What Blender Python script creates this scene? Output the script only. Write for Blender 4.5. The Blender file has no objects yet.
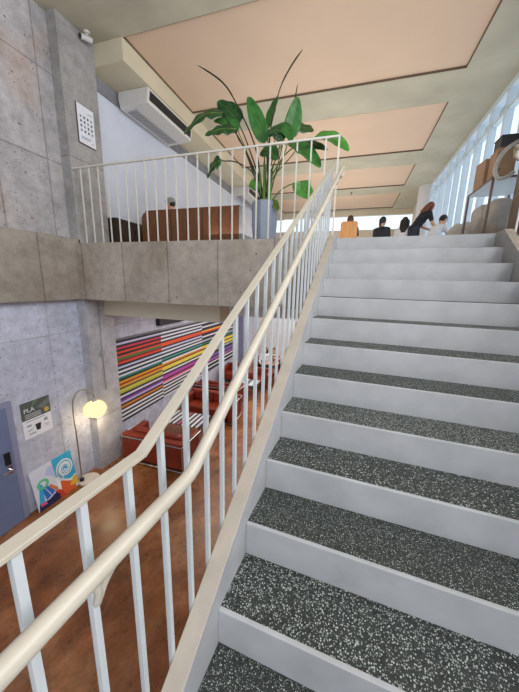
import bpy, bmesh, math, random
from mathutils import Vector, Matrix
random.seed(7)
sc = bpy.context.scene
col = sc.collection
PI = math.pi

# ------------------------------------------------------------------ camera
F_PX = 285.178
RX = Vector((0.95373583, 0.29970573, 0.02375798))
DY = Vector((0.08588661, -0.19587514, -0.97686049))
FW = Vector((-0.28811709, 0.93370735, -0.21255384))
CAM = Vector((0.22141289, -3.95232495, -0.5912584))
cd = bpy.data.cameras.new('camera'); cam = bpy.data.objects.new('camera', cd); col.objects.link(cam)
cd.sensor_fit = 'HORIZONTAL'; cd.sensor_width = 36; cd.lens = F_PX / 519 * 36; cd.clip_start = 0.02; cd.clip_end = 200
m = Matrix.Identity(4)
for i, v in enumerate((RX, -DY, -FW)):
    for j in range(3): m[j][i] = v[j]
m.translation = CAM
cam.matrix_world = m
sc.camera = cam

# ------------------------------------------------------------------ materials
def lin(c):
    if isinstance(c, str):
        c = [int(c[i:i + 2], 16) / 255 for i in (0, 2, 4)]
    return tuple((x / 12.92 if x <= .04045 else ((x + .055) / 1.055) ** 2.4) for x in c) + (1,)

class NT:
    def __init__(s, name):
        s.m = bpy.data.materials.new(name); s.m.use_nodes = True
        s.t = s.m.node_tree; s.b = s.t.nodes['Principled BSDF']; s.out = s.t.nodes['Material Output']
    def n(s, kind, **kw):
        nd = s.t.nodes.new(kind)
        for k, v in kw.items(): setattr(nd, k, v)
        return nd
    def l(s, a, b): s.t.links.new(a, b)
    def math(s, op, a, b=None, c=None):
        nd = s.n('ShaderNodeMath', operation=op)
        for i, x in enumerate((a, b, c)):
            if x is None: continue
            if hasattr(x, 'is_output'): s.l(x, nd.inputs[i])
            else: nd.inputs[i].default_value = x
        return nd.outputs[0]
    def mix(s, fac, a, b, mode='MIX'):
        nd = s.n('ShaderNodeMix', data_type='RGBA', blend_type=mode)
        for i, x in ((0, fac), (6, a), (7, b)):
            if hasattr(x, 'is_output'): s.l(x, nd.inputs[i])
            else: nd.inputs[i].default_value = x
        return nd.outputs[2]
    def ramp(s, fac, stops):
        nd = s.n('ShaderNodeValToRGB'); e = nd.color_ramp.elements
        while len(e) < len(stops): e.new(.5)
        for q, (p, c) in zip(e, stops): q.position = p; q.color = c if len(c) == 4 else (*c, 1)
        s.l(fac, nd.inputs[0]); return nd.outputs[0]
    def noise(s, vec, scale, detail=4, rough=.55):
        nd = s.n('ShaderNodeTexNoise'); nd.inputs['Scale'].default_value = scale
        nd.inputs['Detail'].default_value = detail; nd.inputs['Roughness'].default_value = rough
        s.l(vec, nd.inputs['Vector']); return nd.outputs['Fac']
    def pos(s): return s.n('ShaderNodeNewGeometry').outputs['Position']
    def objc(s): return s.n('ShaderNodeTexCoord').outputs['Object']

G = lambda v: (v, v, v, 1)
def paint(name, c, rough=.5, metal=0, vary=.06, scale=6, bump=0, spec=.5):
    t = NT(name); p = t.objc(); f = t.noise(p, scale, 3)
    base = lin(c)
    lo = tuple(x * (1 - vary) for x in base[:3]) + (1,); hi = tuple(min(1, x * (1 + vary)) for x in base[:3]) + (1,)
    t.l(t.ramp(f, [(.3, lo), (.7, hi)]), t.b.inputs['Base Color'])
    t.b.inputs['Roughness'].default_value = rough; t.b.inputs['Metallic'].default_value = metal
    t.b.inputs['Specular IOR Level'].default_value = spec
    if bump:
        b = t.n('ShaderNodeBump'); b.inputs['Strength'].default_value = bump; b.inputs['Distance'].default_value = .01
        t.l(t.noise(p, scale * 12, 3), b.inputs['Height']); t.l(b.outputs[0], t.b.inputs['Normal'])
    return t.m

def concrete(name, c, u, pw=.9, ph=1.27, uo=0., zo=0., blotch=.34, pits=True, warm=None, joint=.35, holes=True, rough=.75):
    """cast concrete with formwork joints; u = index of the horizontal axis that runs along the wall"""
    t = NT(name); p = t.pos(); sx = t.n('ShaderNodeSeparateXYZ'); t.l(p, sx.inputs[0])
    U = t.math('ADD', sx.outputs[u], uo); Z = t.math('ADD', sx.outputs[2], zo)
    big = t.noise(p, 1.1, 5, .62); mid = t.noise(p, 7, 5, .65); fine = t.noise(p, 55, 3, .6)
    base = lin(c); k = blotch
    cc = t.ramp(big, [(.28, tuple(x * (1 - k) for x in base[:3])), (.5, base[:3]), (.75, tuple(min(1, x * (1 + k * .8)) for x in base[:3]))])
    if warm: cc = t.mix(t.ramp(t.noise(p, .9, 3), [(.5, (0, 0, 0)), (.66, (1, 1, 1))]), cc, t.mix(.55, cc, lin(warm)))
    cc = t.mix(.55, cc, t.ramp(mid, [(.3, G(.55)), (.65, G(1.12))]), 'MULTIPLY')
    cc = t.mix(.5, cc, t.ramp(fine, [(.3, G(.7)), (.6, G(1.08))]), 'MULTIPLY')
    # per panel tone
    fu = t.math('FLOOR', t.math('DIVIDE', U, pw)); fz = t.math('FLOOR', t.math('DIVIDE', Z, ph))
    cmb = t.n('ShaderNodeCombineXYZ'); t.l(fu, cmb.inputs[0]); t.l(fz, cmb.inputs[1])
    wn = t.n('ShaderNodeTexWhiteNoise', noise_dimensions='3D'); t.l(cmb.outputs[0], wn.inputs[0])
    cc = t.mix(1, cc, t.ramp(wn.outputs[0], [(0, G(.88)), (1, G(1.08))]), 'MULTIPLY')
    # joints
    def jl(X, w):
        fr = t.math('FRACT', t.math('DIVIDE', X, w)); d = t.math('MULTIPLY', t.math('MINIMUM', fr, t.math('SUBTRACT', 1, fr)), w)
        wob = t.math('MULTIPLY', t.math('SUBTRACT', mid, .5), .012)
        return t.math('ADD', d, wob)
    dj = t.math('MINIMUM', jl(U, pw), jl(Z, ph))
    cc = t.mix(t.ramp(dj, [(.0, (joint * 2, ) * 3), (.004, (joint * 1.6,) * 3), (.016, (0, 0, 0))]), cc, t.mix(.75, cc, G(.02)))
    if pits:
        v = t.n('ShaderNodeTexVoronoi'); v.inputs['Scale'].default_value = 13; t.l(p, v.inputs['Vector'])
        sz = t.math('MULTIPLY', t.n('ShaderNodeSeparateColor').outputs[0], 1)
        scol = sz.node
        s2 = [n for n in t.t.nodes if n.type == 'SEPARATE_COLOR'][-1]; t.l(v.outputs['Color'], s2.inputs[0])
        rad = t.math('MULTIPLY', t.math('POWER', s2.outputs[0], 4), .2)
        pit = t.math('LESS_THAN', v.outputs['Distance'], rad)
        cc = t.mix(t.math('MULTIPLY', pit, .72), cc, G(.03))
    if holes:
        hu = t.math('ABSOLUTE', t.math('SUBTRACT', t.math('MULTIPLY', t.math('FRACT', t.math('DIVIDE', U, pw)), pw), pw / 2))
        hz = t.math('SUBTRACT', t.math('MULTIPLY', t.math('FRACT', t.math('DIVIDE', Z, ph / 2)), ph / 2), ph / 4)
        hd = t.math('SQRT', t.math('ADD', t.math('MULTIPLY', hu, hu), t.math('MULTIPLY', hz, hz)))
        cc = t.mix(t.math('MULTIPLY', t.math('LESS_THAN', hd, .014), .7), cc, G(.03))
    t.l(cc, t.b.inputs['Base Color']); t.b.inputs['Roughness'].default_value = rough
    b = t.n('ShaderNodeBump'); b.inputs['Strength'].default_value = .25; b.inputs['Distance'].default_value = .01
    t.l(mid, b.inputs['Height']); t.l(b.outputs[0], t.b.inputs['Normal'])
    return t.m

def terrazzo():
    t = NT('terrazzo'); p = t.objc()
    base = t.ramp(t.noise(p, 60, 3), [(.3, lin('232624')), (.7, lin('3c403c'))])
    for s, th, pr, a, b in ((118, .30, .42, 'd2d6cf', '8d928c'), (190, .32, .5, 'b6bab3', '777c76')):
        v = t.n('ShaderNodeTexVoronoi'); v.inputs['Scale'].default_value = s; t.l(p, v.inputs['Vector'])
        sp = t.n('ShaderNodeSeparateColor'); t.l(v.outputs['Color'], sp.inputs[0])
        on = t.math('MULTIPLY', t.math('LESS_THAN', v.outputs['Distance'], t.math('ADD', th, t.math('MULTIPLY', t.math('SUBTRACT', sp.outputs[2], .5), .3))), t.math('GREATER_THAN', sp.outputs[0], pr))
        base = t.mix(t.math('MULTIPLY', on, .9), base, t.ramp(sp.outputs[1], [(0, lin(b)), (1, lin(a))]))
    t.l(base, t.b.inputs['Base Color']); t.b.inputs['Roughness'].default_value = .55
    t.b.inputs['Specular IOR Level'].default_value = .3
    return t.m

def floor_mat():
    t = NT('polished_brown_floor'); p = t.pos()
    a = t.noise(p, .9, 6, .62); b = t.noise(p, 3.5, 6, .7); c = t.noise(p, 22, 4, .6)
    cc = t.ramp(a, [(.3, lin('6e401f')), (.5, lin('8c5530')), (.72, lin('b07f58'))])
    cc = t.mix(.75, cc, t.ramp(b, [(.3, G(.6)), (.5, G(1.0)), (.72, G(1.75))]), 'MULTIPLY')
    cc = t.mix(.5, cc, t.ramp(c, [(.3, G(.75)), (.65, G(1.12))]), 'MULTIPLY')
    w = t.n('ShaderNodeTexWave'); w.inputs['Scale'].default_value = .8; w.inputs['Distortion'].default_value = 14; w.inputs['Detail'].default_value = 4; w.inputs['Detail Scale'].default_value = 1.3
    t.l(p, w.inputs['Vector'])
    cc = t.mix(t.math('MULTIPLY', t.ramp(w.outputs['Fac'], [(.88, (0, 0, 0)), (1, (1, 1, 1))]), .10), cc, lin('c39a76'))
    v = t.n('ShaderNodeTexVoronoi'); v.inputs['Scale'].default_value = 4; t.l(p, v.inputs['Vector'])
    cc = t.mix(t.math('MULTIPLY', t.math('LESS_THAN', v.outputs['Distance'], .04), .7), cc, lin('2b170d'))
    t.l(cc, t.b.inputs['Base Color']); t.l(t.ramp(b, [(.3, G(.22)), (.7, G(.42))]), t.b.inputs['Roughness'])
    return t.m

def leather(name, c):
    t = NT(name); p = t.objc(); v = t.n('ShaderNodeTexVoronoi'); v.inputs['Scale'].default_value = 160; t.l(p, v.inputs['Vector'])
    f = t.noise(p, 4, 4); b0 = lin(c)
    t.l(t.ramp(f, [(.3, tuple(x * .72 for x in b0[:3])), (.7, tuple(x * 1.25 for x in b0[:3]))]), t.b.inputs['Base Color'])
    t.b.inputs['Roughness'].default_value = .38
    b = t.n('ShaderNodeBump'); b.inputs['Strength'].default_value = .15; b.inputs['Distance'].default_value = .003
    t.l(v.outputs['Distance'], b.inputs['Height']); t.l(b.outputs[0], t.b.inputs['Normal'])
    return t.m

def wood(name, c, axis=2, rough=.45, scale=1.):
    t = NT(name); p = t.objc(); mp = t.n('ShaderNodeMapping'); s = [14 * scale] * 3; s[axis] = 1.2 * scale
    mp.inputs['Scale'].default_value = s; t.l(p, mp.inputs['Vector'])
    f = t.noise(mp.outputs[0], 2.2, 6, .65); b0 = lin(c)
    t.l(t.ramp(f, [(.25, tuple(x * .62 for x in b0[:3])), (.5, b0[:3]), (.75, tuple(min(1, x * 1.3) for x in b0[:3]))]), t.b.inputs['Base Color'])
    t.b.inputs['Roughness'].default_value = rough
    return t.m

def leafm(name, a, b):
    t = NT(name); p = t.objc(); f = t.noise(p, 9, 4)
    w = t.n('ShaderNodeTexNoise'); w.inputs['Scale'].default_value = 40; t.l(p, w.inputs['Vector'])
    cc = t.ramp(f, [(.3, lin(a)), (.7, lin(b))]); cc = t.mix(.3, cc, t.ramp(w.outputs['Fac'], [(.3, G(.7)), (.7, G(1.2))]), 'MULTIPLY')
    t.l(cc, t.b.inputs['Base Color']); t.b.inputs['Roughness'].default_value = .38
    tr = t.n('ShaderNodeBsdfTranslucent'); t.l(cc, tr.inputs[0]); mx = t.n('ShaderNodeMixShader'); mx.inputs[0].default_value = .25
    t.l(t.b.outputs[0], mx.inputs[1]); t.l(tr.outputs[0], mx.inputs[2]); t.l(mx.outputs[0], t.out.inputs[0])
    return t.m

def glassm():
    t = NT('window_glass'); g = t.n('ShaderNodeBsdfGlossy'); g.inputs['Roughness'].default_value = .03
    tr = t.n('ShaderNodeBsdfTransparent'); tr.inputs[0].default_value = (.93, .97, 1, 1); mx = t.n('ShaderNodeMixShader'); mx.inputs[0].default_value = .06
    nz = t.noise(t.pos(), .6, 2); t.l(t.ramp(nz, [(0, G(.05)), (1, G(.07))]), mx.inputs[0])
    t.l(tr.outputs[0], mx.inputs[1]); t.l(g.outputs[0], mx.inputs[2]); t.l(mx.outputs[0], t.out.inputs[0]); return t.m

def emit(name, c, s):
    t = NT(name); e = t.n('ShaderNodeEmission')
    f = t.noise(t.objc(), 5, 2); b0 = lin(c)
    t.l(t.ramp(f, [(.3, tuple(x * .95 for x in b0[:3])), (.7, b0[:3])]), e.inputs[0]); e.inputs[1].default_value = s
    t.l(e.outputs[0], t.out.inputs[0]); return t.m

M = dict(
    c_left=concrete('concrete_left_wall', 'b8b4b6', 1, .74, 1.27, .15, 0, .3, warm='b59a86'),
    c_pil=concrete('concrete_pillar', 'a8a5a4', 1, 30, 2.35, 15, .95, .26, joint=.3, holes=False),
    c_fascia=concrete('concrete_fascia', 'b3a99d', 0, .85, 30, 3.37 - .85 * 2, 15, .26, warm='8a7a66'),
    c_band=concrete('concrete_band', 'a39a8f', 1, .78, 30, .62, 15, .3, warm='7d6f60'),
    c_low=concrete('concrete_lower_wall', 'c9cddf', 1, 1.8, 2.9, .5, 4.42, .10, joint=.18, holes=False),
    c_white=paint('blue_white_wall_paint', 'd3d8e6', .8, vary=.05, scale=1.5),
    c_col=concrete('concrete_board_column', 'a08f80', 1, .19, 40, 0, 20, .28, warm='8f7560', holes=False),
    c_soffit=paint('soffit_paint', 'bdb8a4', .8, vary=.12, scale=1.2, bump=.06),
    c_bulk=paint('bulkhead_paint', 'cfc6ad', .8, vary=.06, scale=1.5),
    c_beam=paint('cream_beam_paint', 'cdc5b0', .75, vary=.05, scale=1.5),
    panel=paint('peach_ceiling_panel', 'dcc2aa', .9, vary=.04, scale=.7),
    reveal_shade=paint('ceiling_reveal_shade_brown', '6d5a48', .8, vary=.1),
    white=paint('white_wall_paint', 'dedee0', .8, vary=.03, scale=2),
    cream=paint('cream_wall_paint', 'ddd2bd', .8, vary=.04, scale=2),
    riser=paint('riser_white_paint', 'b0afb0', .5, vary=.1, scale=5, bump=.04),
    stringer=paint('stringer_cream_paint', 'b2a799', .45, vary=.08, scale=8, bump=.05),
    rail=paint('rail_cream_paint', 'bbb1a1', .38, vary=.05, scale=10),
    bal=paint('baluster_white_paint', 'c9cccc', .4, vary=.04, scale=10),
    guard=paint('guard_white_paint', 'd9d5cb', .4, vary=.04, scale=10),
    terrazzo=terrazzo(), floor=floor_mat(),
    floor_up=paint('upper_floor_resin', '8d7f70', .4, vary=.1, scale=1),
    door=paint('door_blue_grey_paint', '6f7c9e', .45, vary=.06, scale=4),
    dframe=paint('door_frame_paint', '8c90ad', .45, vary=.05, scale=4),
    black=paint('black_plastic', '17181b', .45, vary=.2),
    dark=paint('dark_grey_metal', '34363c', .45, vary=.15),
    chrome=paint('chrome', 'd6d6d8', .16, 1, vary=.03),
    steel=paint('brushed_steel', 'a9a6a2', .35, .9, vary=.06),
    redl=leather('red_brown_leather', '80301c'), redd=leather('dark_red_leather', '6e2618'),
    benchw=wood('bench_brown_wood', '7d4f31', 2), benchb=paint('bench_pale_side', 'a7a6ad', .6),
    darkw=wood('dark_brown_wood', '3d3028', 1), orangew=wood('orange_wood', 'c08850', 2), tanw=wood('tan_wood', 'd3a06a', 2),
    card=paint('cardboard_brown', 'a5876a', .8, vary=.1), sack=paint('grey_white_sack', 'bdb9b4', .85, vary=.12, scale=5, bump=.3),
    rack=paint('rack_brown_metal', '7b6a63', .5, .3, vary=.1),
    pot=paint('pot_blue_grey', '8f97a8', .6, vary=.05, scale=6, bump=.05), potd=paint('pot_dark_foot', '565c68', .6), soil=paint('potting_soil', '3a2c20', .95, vary=.4, scale=40, bump=.5),
    leaf=leafm('leaf_green', '27602a', '4a8f40'), leafd=leafm('leaf_dark_green', '1c4424', '386e36'), leafl=leafm('leaf_bright_green', '3f8a2e', '63ad45'),
    stalk=leafm('stalk_green', '55752f', '7f9a45'), stalkd=leafm('stalk_dark', '23271a', '3b4024'),
    acw=paint('air_conditioner_white', 'd5d3d0', .4, vary=.03), acg=paint('air_conditioner_grille_grey', 'a3a3a6', .5, vary=.06),
    frame_al=paint('window_frame_pale_blue', 'dbe7ef', .35, vary=.04), glass=glassm(),
    globe=emit('lamp_globe_glow', 'ffe2a4', 1.0), marble=paint('lamp_base_marble', 'd6cdc6', .3, vary=.12, scale=15),
    paper=paint('white_paper', 'e4e6ee', .7, vary=.02), cap=paint('cap_grey', '9a9a98', .8),
    skin=paint('skin', 'd9a98c', .55, vary=.04), hairb=paint('hair_black', '1d1715', .45, vary=.3, scale=30), hairr=paint('hair_red_brown', '7a3d22', .45, vary=.3, scale=30), hairn=paint('hair_brown', '4a2a1c', .45, vary=.3, scale=30),
    clb=paint('cloth_black', '22242b', .85, vary=.2), clw=paint('cloth_white', 'e6e8ee', .85, vary=.03), cldenim=paint('cloth_dark_denim', '2b3242', .85, vary=.15), clpink=paint('cloth_pale_pink', 'cfa79a', .85, vary=.06),
    eye=paint('eye_dark', '1a1310', .3),
)
t = NT('cloth_floral'); v = t.n('ShaderNodeTexVoronoi'); v.inputs['Scale'].default_value = 14; t.l(t.objc(), v.inputs['Vector'])
sp = t.n('ShaderNodeSeparateColor'); t.l(v.outputs['Color'], sp.inputs[0])
t.l(t.ramp(sp.outputs[0], [(0, lin('e6ddd2')), (.4, lin('e6ddd2')), (.45, lin('b5402f')), (.7, lin('c45a46')), (.75, lin('4f7a57')), (1, lin('4f7a57'))]), t.b.inputs['Base Color']); t.b.inputs['Roughness'].default_value = .85
for n in t.t.nodes:
    if n.type == 'VALTORGB': n.color_ramp.interpolation = 'CONSTANT'
M['clfloral'] = t.m
_flat = {}
def flat(c, rough=.6):
    k = (c, rough)
    if k not in _flat: _flat[k] = paint('paint_' + c, c, rough, vary=.03)
    return _flat[k]

# ------------------------------------------------------------------ geometry helpers
def mk(name, bm, mats, parent=None, smooth=False, bevel=0, loc=None):
    me = bpy.data.meshes.new(name); bm.normal_update(); bm.to_mesh(me); bm.free()
    if not isinstance(mats, (list, tuple)): mats = [mats]
    for x in mats: me.materials.append(M[x] if isinstance(x, str) and x in M else x)
    if smooth:
        for p in me.polygons: p.use_smooth = True
    o = bpy.data.objects.new(name, me); col.objects.link(o)
    if parent: o.parent = parent
    if loc: o.location = loc
    if bevel:
        b = o.modifiers.new('bevel', 'BEVEL'); b.width = bevel; b.segments = 2; b.limit_method = 'ANGLE'
    return o
def box(bm, x0, x1, y0, y1, z0, z1, mi=0, mat=None):
    vs = [bm.verts.new((x, y, z)) for x in (x0, x1) for y in (y0, y1) for z in (z0, z1)]
    if mat:
        for q in vs: q.co = mat @ q.co
    out = []
    for f in ((0, 1, 3, 2), (4, 6, 7, 5), (0, 4, 5, 1), (2, 3, 7, 6), (0, 2, 6, 4), (1, 5, 7, 3)):
        fc = bm.faces.new([vs[i] for i in f]); fc.material_index = mi; out.append(fc)
    return vs
def B(*a, **k):
    bm = bmesh.new(); box(bm, *a, **k); return bm
def prism(bm, pts, axis, a, b, mi=0):
    """extrude the polygon pts (2D) along an axis (0 X: pts are (y,z); 1 Y: (x,z); 2 Z: (x,y))"""
    def P(p, t): return (t, p[0], p[1]) if axis == 0 else (p[0], t, p[1]) if axis == 1 else (p[0], p[1], t)
    A = [bm.verts.new(P(p, a)) for p in pts]; C = [bm.verts.new(P(p, b)) for p in pts]; n = len(pts)
    fs = [bm.faces.new(A), bm.faces.new(C[::-1])]
    for i in range(n): fs.append(bm.faces.new((A[i], C[i], C[(i + 1) % n], A[(i + 1) % n])))
    for f in fs: f.material_index = mi
    bmesh.ops.recalc_face_normals(bm, faces=fs)
def tube(bm, pts, r, seg=8, mi=0, cap=True):
    pts = [Vector(p) for p in pts]; n = len(pts); rs = r if isinstance(r, (list, tuple)) else [r] * n
    rings = []; up = None
    for i, p in enumerate(pts):
        d = (pts[min(i + 1, n - 1)] - pts[max(i - 1, 0)]).normalized()
        if up is None:
            up = Vector((0, 0, 1)) if abs(d.z) < .9 else Vector((1, 0, 0))
        s = d.cross(up).normalized(); u = s.cross(d).normalized(); up = u
        rings.append([bm.verts.new(p + (s * math.cos(2 * PI * k / seg) + u * math.sin(2 * PI * k / seg)) * rs[i]) for k in range(seg)])
    fs = []
    for i in range(n - 1):
        for k in range(seg): fs.append(bm.faces.new((rings[i][k], rings[i][(k + 1) % seg], rings[i + 1][(k + 1) % seg], rings[i + 1][k])))
    if cap: fs += [bm.faces.new(rings[0][::-1]), bm.faces.new(rings[-1])]
    for f in fs: f.material_index = mi
    bmesh.ops.recalc_face_normals(bm, faces=fs)
def lathe(bm, prof, seg=24, c=(0, 0, 0), mi=0, sq=1.):
    rings = []
    for r, z in prof:
        rings.append([bm.verts.new((c[0] + r * math.cos(2 * PI * k / seg), c[1] + r * sq * math.sin(2 * PI * k / seg), c[2] + z)) for k in range(seg)])
    fs = []
    for i in range(len(prof) - 1):
        for k in range(seg): fs.append(bm.faces.new((rings[i][k], rings[i][(k + 1) % seg], rings[i + 1][(k + 1) % seg], rings[i + 1][k])))
    fs += [bm.faces.new(rings[0][::-1]), bm.faces.new(rings[-1])]
    for f in fs: f.material_index = mi
def poly(bm, pts, mi=0):
    f = bm.faces.new([bm.verts.new(p) for p in pts]); f.material_index = mi; return f
def smooth_path(pts, n=6):
    pts = [Vector(p) for p in pts]; out = []
    for i in range(len(pts) - 1):
        p0 = pts[max(i - 1, 0)]; p1 = pts[i]; p2 = pts[i + 1]; p3 = pts[min(i + 2, len(pts) - 1)]
        for k in range(n):
            t = k / n
            out.append(.5 * ((2 * p1) + (-p0 + p2) * t + (2 * p0 - 5 * p1 + 4 * p2 - p3) * t * t + (-p0 + 3 * p1 - 3 * p2 + p3) * t ** 3))
    out.append(pts[-1]); return out
def thing(name, label, cat, loc=(0, 0, 0), rz=0, group=None):
    o = bpy.data.objects.new(name, None); col.objects.link(o); o.empty_display_size = .1
    o.location = loc; o.rotation_euler = (0, 0, rz); o['label'] = label; o['category'] = cat
    if group: o['group'] = group
    return o
def tag(o, label, cat, group=None):
    o['label'] = label; o['category'] = cat
    if group: o['group'] = group
    return o
def struct(name, bm, mats, **k):
    o = mk(name, bm, mats, **k); o['kind'] = 'structure'; return o
def part_label(o, s): o['label'] = s; return o
def dup(root, loc=None, rz=None, label=None):
    r = root.copy(); col.objects.link(r)
    if loc is not None: r.location = loc
    if rz is not None: r.rotation_euler = (0, 0, rz)
    if label: r['label'] = label
    for ch in list(root.children):
        c = ch.copy(); col.objects.link(c); c.parent = r
        for g in ch.children:
            d = g.copy(); col.objects.link(d); d.parent = c
    return r

# ------------------------------------------------------------------ the room
XP, XL, ZF, ZC, XW, YF = -4.36, -4.55, -4.42, 3.36, 2.9, 13.3
struct('floor', B(-4.9, 3.2, -7, 11, ZF - .2, ZF), 'floor')
struct('floor_upper', B(-4.55, XW, .2, YF, -.2, -.004), 'floor_up')
struct('ceiling_lower', B(-4.55, 1.66, .12, 10.6, -.93, -.205), 'cream')
# left side: lower wall, slab band with ledge, upper wall, pillar
struct('wall_left_lower', B(XL - .3, XL, -7, 10.6, ZF, -.93), 'c_low')
struct('trim_1', B(XL - .3, XP, -7, .12, -.93, .09), 'c_band')
struct('wall_left_upper', B(XL - .3, XL, -7, .8, .09, ZC), 'c_left')
bm = bmesh.new(); box(bm, XL - .3, XL, .8, YF, -.2, 2.8); struct('wall_left_white', bm, 'c_white')
struct('trim_2', B(XL - .3, XL + .03, .8, YF, 2.8, ZC), concrete('concrete_upper_beam', '8f8f96', 1, .9, 30, 0, 15, .25, joint=.3, holes=False))
struct('trim_3', B(XL, XP, .08, .72, ZF, -.93), concrete('concrete_lower_pillar', 'bfbec4', 1, 30, 2.35, 15, .95, .2, joint=.3, holes=False))
struct('trim_4', B(XL, XP, .09, .78, .0, ZC), 'c_pil')
# balcony edge (cast concrete upstand) and the beams under it
struct('wall_balcony', B(XP, -.085, 0, .2, -.93, .015), 'c_fascia')
struct('trim_5', B(-4.5, -1.88, .5, 1.1, -1.26, -.93), 'c_beam')
struct('trim_6', B(-1.88, 1.66, .9, 3.2, -1.17, -.93), 'white')
struct('wall_light_block', B(-4.85, -.6, -7.2, -7, ZF, ZC), 'c_low')  # unseen wall, added to cut frontal light on the left-hand faces
struct('wall_back_lower', B(-4.9, 3, 10.4, 10.6, ZF, -.93), 'white')
struct('wall_right_lower', B(1.75, 2.0, -7, 10.6, ZF, -.93), 'white')
bm = bmesh.new(); box(bm, XL, XL + .22, 8.2, 8.55, ZF, -.93); struct('trim_7', bm, 'dframe')

# upper ceiling: soffit grid, recessed panels
PY = [(.80, 3.06), (4.08, 6.46), (7.45, 9.58), (10.5, 13.0)]
PX0, PX1 = -3.76, 1.9
bm = bmesh.new()
ys = [-7.2] + [y for p in PY for y in p] + [YF]
for i in range(0, len(ys), 2): box(bm, XL - .3, XW + .4, ys[i], ys[i + 1], ZC, ZC + .5)
for a, b in PY:
    box(bm, XL - .3, PX0, a, b, ZC, ZC + .5); box(bm, PX1, XW + .4, a, b, ZC, ZC + .5)
struct('ceiling', bm, 'c_soffit')
for i, (a, b) in enumerate(PY):
    struct('ceiling_panel_%d' % (i + 1), B(PX0 + .001, PX1 - .001, a + .001, b - .001, ZC + .04, ZC + .1), 'panel')
    bm = bmesh.new()
    for q in ((PX0, PX1, b - .012, b, ZC + .004, ZC + .04), (PX1 - .012, PX1, a, b - .012, ZC + .004, ZC + .04), (PX0, PX0 + .012, a, b - .012, ZC + .004, ZC + .04), (PX0 + .012, PX1 - .012, a, a + .012, ZC + .004, ZC + .04)): box(bm, *q)
    struct('trim_%d' % (8 + i), bm, 'reveal_shade')  # dark brown on the recess edges paints in the shadow gap
struct('trim_12', B(XL + .03, PX0, .78, YF, 3.03, ZC), 'c_bulk')
# far wall with a high strip window
bm = bmesh.new(); box(bm, XL, XW, YF, YF + .2, 0, 2.35); box(bm, XL, XW, YF, YF + .2, 3.1, ZC)
struct('wall_back', bm, 'cream')
w = struct('window_1', B(XL, XW, YF + .02, YF + .08, 2.35, 2.39), 'frame_al')
bm = bmesh.new(); box(bm, XL, XW, YF + .1, YF + .106, 2.39, 3.1); mk('pane', bm, 'glass', w)
# window wall on the right
w = struct('window_2', B(XW - .06, XW + .1, 1.1, 9.6, -.0, .14), 'frame_al')
bm = bmesh.new(); box(bm, XW - .06, XW + .1, 1.1, 9.6, 3.24, ZC); mk('head_rail', bm, 'frame_al', w)
y = 1.48
while y < 9.6:
    mk('mullion', B(XW - .085, XW + .06, y - .03, y + .03, .14, 3.24), 'frame_al', w); y += .72
mk('pane', B(XW + .02, XW + .03, 1.1, 9.6, .14, 3.24), 'glass', w)
mk('transom', B(XW - .05, XW + .06, 1.1, 9.6, 2.86, 2.92), 'frame_al', w)
bm = bmesh.new(); lathe(bm, [(.37, 0), (.37, ZC)], 40, (2.86, 9.92, 0)); struct('trim_13', bm, 'white', smooth=False)
struct('wall_right', B(XW, XW + .25, 10.2, YF, 0, ZC), 'cream')
struct('wall_right_column', B(2.17, XW + .2, .36, .98, -.93, ZC), 'c_col')
struct('trim_14', B(1.70, XW + .2, .1, .36, -.93, -.02), 'c_col')
struct('wall_right_stair', B(2.6, 2.9, -7, .1, ZF, .9), 'c_col')

# ------------------------------------------------------------------ staircase (turned 3.5 degrees against the building)
SR = math.radians(-3.5)
H, D, W = .175, .283086, 1.66375
NS = 12
LZ = -NS * H
st = thing('staircase', 'straight staircase with speckled dark terrazzo treads and pale painted risers', 'staircase', (0, 0, 0), SR)
for k in range(1, NS + 1):
    bm = B(.0, W, -(k - 1) * D, -(k - 1) * D + .02, -k * H - .02, -(k - 1) * H)
    mk('riser', bm, 'riser', st, bevel=.003)
    if k < NS:
        mk('tread', B(.0, W, -k * D + .02, -(k - 1) * D, -k * H - .03, -k * H - .0015), 'terrazzo', st)
mk('top_tread', B(.0, W, .02, .26, -.05, -.002), 'terrazzo', st)
mk('landing', B(-.0, W, -4.9, -(NS - 1) * D, LZ - .18, LZ), 'terrazzo', st)
SO = .125
def stringer(x0, x1):
    f = lambda y: y * H / D + SO
    yb = (LZ + .1 - SO) * D / H
    yt = (.012 - SO) * D / H
    pts = [(-4.9, LZ + .1), (yb, LZ + .1), (yt, .012), (.12, .012), (.12, -.2), (.0, -.42), (yb, LZ - .22), (-4.9, LZ - .22)]
    bm = bmesh.new(); prism(bm, pts, 0, x0, x1)
    for f in bm.faces:
        if abs(f.normal.x) > .9: f.material_index = 1
    return bm
mk('stringer', stringer(-.076, 0), ['stringer', 'riser'], st, bevel=.003)
mk('stringer', stringer(W, W + .076), ['stringer', 'riser'], st, bevel=.003)

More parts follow.
